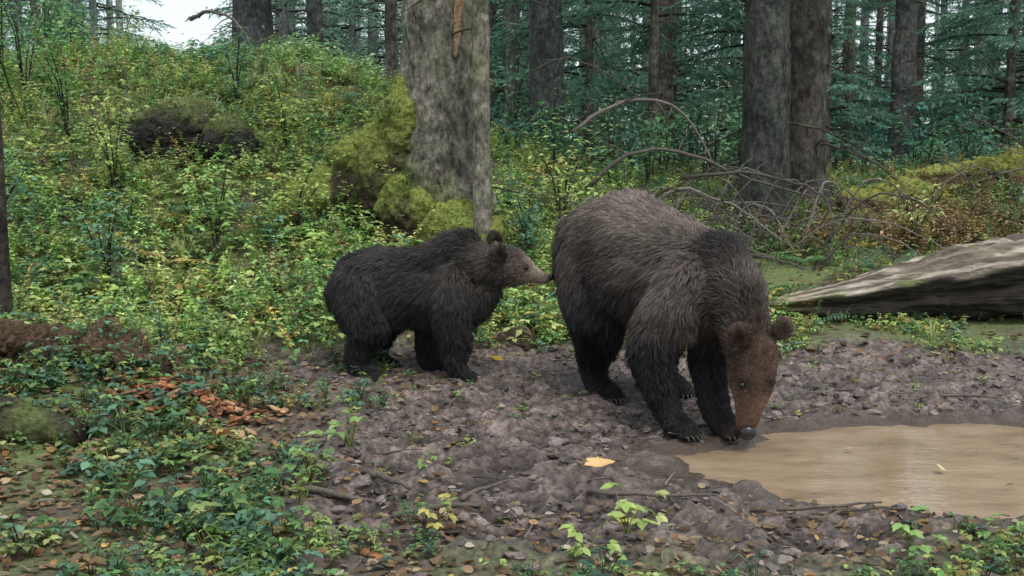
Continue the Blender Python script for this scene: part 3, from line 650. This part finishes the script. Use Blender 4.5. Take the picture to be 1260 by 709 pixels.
    cw=(.55*t**1.3)[None,:,None]*np.clip(ln/.025,0,1)[:,None,None];Q=Q*(1-cw)+(Q[own])*cw
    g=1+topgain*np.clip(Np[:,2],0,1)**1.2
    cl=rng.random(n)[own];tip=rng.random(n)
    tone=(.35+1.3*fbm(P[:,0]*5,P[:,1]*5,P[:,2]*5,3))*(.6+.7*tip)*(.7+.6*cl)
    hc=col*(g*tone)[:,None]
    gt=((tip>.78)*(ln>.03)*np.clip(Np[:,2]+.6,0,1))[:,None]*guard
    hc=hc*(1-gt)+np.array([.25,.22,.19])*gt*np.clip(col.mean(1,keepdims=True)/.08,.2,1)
    cu=bpy.data.hair_curves.new('fur');cu.add_curves([4]*n)
    cu.points.foreach_set('position',Q.astype(np.float32).ravel())
    ra_=cu.attributes.get('radius') or cu.attributes.new('radius','FLOAT','POINT')
    rr=(fw*(.7+.6*rng.random(n)))[:,None]*np.array([1,.95,.7,.15]);ra_.data.foreach_set('value',rr.astype(np.float32).ravel())
    at=cu.attributes.new('Col','FLOAT_COLOR','CURVE');at.data.foreach_set('color',np.hstack([hc,np.ones((n,1))]).astype(np.float32).ravel())
    cu.materials.append(M_fur);o=bpy.data.objects.new('fur',cu);S.collection.objects.link(o);o.parent=root
    return root
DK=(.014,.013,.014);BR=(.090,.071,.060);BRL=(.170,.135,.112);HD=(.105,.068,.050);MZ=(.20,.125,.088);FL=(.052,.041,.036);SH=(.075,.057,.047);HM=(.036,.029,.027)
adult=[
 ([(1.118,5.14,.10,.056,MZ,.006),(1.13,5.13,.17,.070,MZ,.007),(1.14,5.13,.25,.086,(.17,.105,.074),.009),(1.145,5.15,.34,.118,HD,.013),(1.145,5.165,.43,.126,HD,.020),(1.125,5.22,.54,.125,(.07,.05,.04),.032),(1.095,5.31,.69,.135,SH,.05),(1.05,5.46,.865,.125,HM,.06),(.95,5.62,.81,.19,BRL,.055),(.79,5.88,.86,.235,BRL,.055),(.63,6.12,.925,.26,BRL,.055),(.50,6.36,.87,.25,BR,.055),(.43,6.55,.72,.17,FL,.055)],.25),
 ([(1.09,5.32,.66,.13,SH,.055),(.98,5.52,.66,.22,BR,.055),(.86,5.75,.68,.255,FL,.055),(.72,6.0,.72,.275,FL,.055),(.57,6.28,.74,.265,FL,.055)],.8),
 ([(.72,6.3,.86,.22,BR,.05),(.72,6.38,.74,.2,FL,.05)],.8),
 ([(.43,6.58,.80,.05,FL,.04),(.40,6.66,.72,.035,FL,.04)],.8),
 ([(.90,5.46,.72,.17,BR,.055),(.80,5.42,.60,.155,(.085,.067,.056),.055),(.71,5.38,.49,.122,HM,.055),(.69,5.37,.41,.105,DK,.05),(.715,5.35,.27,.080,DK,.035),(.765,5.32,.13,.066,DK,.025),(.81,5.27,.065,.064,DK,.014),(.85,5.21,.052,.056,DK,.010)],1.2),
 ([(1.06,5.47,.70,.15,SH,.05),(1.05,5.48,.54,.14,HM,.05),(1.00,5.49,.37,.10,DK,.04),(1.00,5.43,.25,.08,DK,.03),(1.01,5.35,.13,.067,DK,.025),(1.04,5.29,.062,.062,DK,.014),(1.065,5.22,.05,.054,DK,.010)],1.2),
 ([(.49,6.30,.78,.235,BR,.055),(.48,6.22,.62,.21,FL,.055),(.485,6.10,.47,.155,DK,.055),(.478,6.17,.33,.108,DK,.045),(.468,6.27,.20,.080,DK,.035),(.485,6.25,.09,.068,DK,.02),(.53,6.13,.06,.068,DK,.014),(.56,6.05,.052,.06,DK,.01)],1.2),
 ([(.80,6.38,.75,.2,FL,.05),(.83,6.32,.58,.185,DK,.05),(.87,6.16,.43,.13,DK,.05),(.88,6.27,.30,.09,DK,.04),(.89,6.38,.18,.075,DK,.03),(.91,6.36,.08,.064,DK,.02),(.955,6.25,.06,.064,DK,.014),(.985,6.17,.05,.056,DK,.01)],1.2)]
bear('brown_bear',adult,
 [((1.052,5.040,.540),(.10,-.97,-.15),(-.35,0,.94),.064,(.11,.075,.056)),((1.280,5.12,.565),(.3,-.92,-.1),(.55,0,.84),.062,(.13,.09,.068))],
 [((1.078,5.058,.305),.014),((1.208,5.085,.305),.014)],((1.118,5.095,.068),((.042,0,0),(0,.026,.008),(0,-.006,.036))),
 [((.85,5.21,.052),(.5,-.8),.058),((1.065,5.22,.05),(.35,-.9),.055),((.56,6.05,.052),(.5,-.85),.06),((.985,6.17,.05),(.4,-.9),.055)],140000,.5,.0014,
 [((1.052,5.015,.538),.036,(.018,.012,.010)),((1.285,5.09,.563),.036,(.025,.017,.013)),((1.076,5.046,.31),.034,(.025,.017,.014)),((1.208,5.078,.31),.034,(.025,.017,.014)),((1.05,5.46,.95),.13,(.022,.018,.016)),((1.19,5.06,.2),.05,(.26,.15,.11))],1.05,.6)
CB=(.034,.031,.029);CD=(.015,.014,.014);CN=(.060,.051,.045);CH=(.105,.083,.067);CM=(.32,.25,.19)
cub=[
 ([(.200,6.54,.652,.040,CM,.004),(.155,6.56,.664,.050,CM,.006),(.10,6.58,.680,.063,CM,.008),(.055,6.60,.70,.088,(.18,.135,.105),.013),(.0,6.625,.715,.112,CH,.018),(-.06,6.65,.725,.120,CH,.026),(-.13,6.68,.71,.122,CN,.04),(-.22,6.70,.705,.13,CN,.05),(-.31,6.74,.80,.125,CB,.05),(-.42,6.77,.715,.15,CB,.045),(-.60,6.79,.67,.155,CB,.045),(-.78,6.80,.66,.155,CB,.045),(-.93,6.81,.63,.155,CB,.045),(-1.0,6.82,.53,.15,CD,.04)],.25),
 ([(-.17,6.68,.60,.10,CN,.045),(-.30,6.72,.53,.18,CB,.045),(-.50,6.76,.535,.205,CB,.045),(-.70,6.78,.54,.21,CB,.045),(-.90,6.80,.55,.195,CB,.045)],.8),
 ([(-1.10,6.82,.60,.03,CD,.035),(-1.14,6.82,.55,.022,CD,.03)],.8),
 ([(-.93,6.72,.57,.165,CB,.045),(-.93,6.68,.46,.15,CD,.045),(-.875,6.62,.35,.115,CD,.04),(-.91,6.62,.26,.085,CD,.035),(-.95,6.63,.17,.067,CD,.03),(-.935,6.62,.08,.057,CD,.018),(-.88,6.59,.05,.056,CD,.012),(-.84,6.58,.045,.048,CD,.008)],1.2),
 ([(-.92,6.90,.57,.15,CB,.045),(-.90,6.93,.46,.135,CD,.045),(-.80,6.94,.35,.105,CD,.04),(-.84,6.95,.25,.078,CD,.035),(-.87,6.96,.17,.064,CD,.028),(-.85,6.95,.08,.055,CD,.018),(-.79,6.93,.05,.054,CD,.012),(-.75,6.92,.045,.047,CD,.008)],1.2),
 ([(-.36,6.65,.62,.13,CN,.045),(-.37,6.61,.50,.13,CB,.045),(-.36,6.59,.36,.10,CD,.042),(-.345,6.575,.23,.078,CD,.036),(-.335,6.56,.12,.064,CD,.024),(-.29,6.54,.055,.057,CD,.012),(-.245,6.53,.045,.049,CD,.008)],1.2),
 ([(-.40,6.86,.58,.12,CB,.045),(-.46,6.89,.46,.115,CD,.045),(-.52,6.90,.34,.092,CD,.04),(-.53,6.89,.22,.073,CD,.034),(-.535,6.87,.12,.062,CD,.022),(-.50,6.85,.055,.056,CD,.012),(-.455,6.84,.045,.048,CD,.008)],1.2)]
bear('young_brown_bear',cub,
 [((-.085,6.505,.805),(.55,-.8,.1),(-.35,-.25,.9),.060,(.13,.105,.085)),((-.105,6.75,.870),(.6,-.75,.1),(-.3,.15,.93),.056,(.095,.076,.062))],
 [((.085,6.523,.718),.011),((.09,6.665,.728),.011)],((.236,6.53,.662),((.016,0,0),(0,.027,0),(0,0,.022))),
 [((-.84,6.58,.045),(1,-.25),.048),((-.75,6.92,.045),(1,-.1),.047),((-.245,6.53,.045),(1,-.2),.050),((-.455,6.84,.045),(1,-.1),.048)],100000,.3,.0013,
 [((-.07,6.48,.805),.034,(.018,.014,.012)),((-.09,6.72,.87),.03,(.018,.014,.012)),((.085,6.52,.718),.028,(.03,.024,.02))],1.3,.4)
# ---------------------------------------------------------------- light, camera
w=bpy.data.worlds.new('World');S.world=w;w.use_nodes=True;nt=w.node_tree
bg=nt.nodes['Background'];sk=nt.nodes.new('ShaderNodeTexSky');sk.sky_type='NISHITA';sk.sun_disc=False
EL,AZ=math.radians(62),math.radians(150)
sk.sun_elevation=EL;sk.sun_rotation=AZ;sk.air_density=1.0;sk.dust_density=2.0;sk.ozone_density=1.5
# bright even cloud cover over the clear-sky model
nt.links.new(mix(nt,.6,sk.outputs[0],(8.8,9.4,9.6)),bg.inputs[0]);bg.inputs[1].default_value=.15
su=bpy.data.lights.new('sun','SUN');su.energy=2.1;su.angle=math.radians(30);su.color=(1,.98,.94)
so=bpy.data.objects.new('sun',su);S.collection.objects.link(so)
d=Vector((math.sin(AZ)*math.cos(EL),math.cos(AZ)*math.cos(EL),math.sin(EL)))
so.rotation_euler=d.to_track_quat('Z','Y').to_euler()
cam=bpy.data.cameras.new('camera');co=bpy.data.objects.new('camera',cam);S.collection.objects.link(co)
co.location=(0,0,1.34);co.rotation_euler=(math.radians(90-6.5),0,0);cam.lens=38.6;cam.sensor_width=36;cam.clip_end=1500;cam.clip_start=.05
S.camera=co
S.view_settings.view_transform='Standard';S.view_settings.look='None';S.view_settings.exposure=0
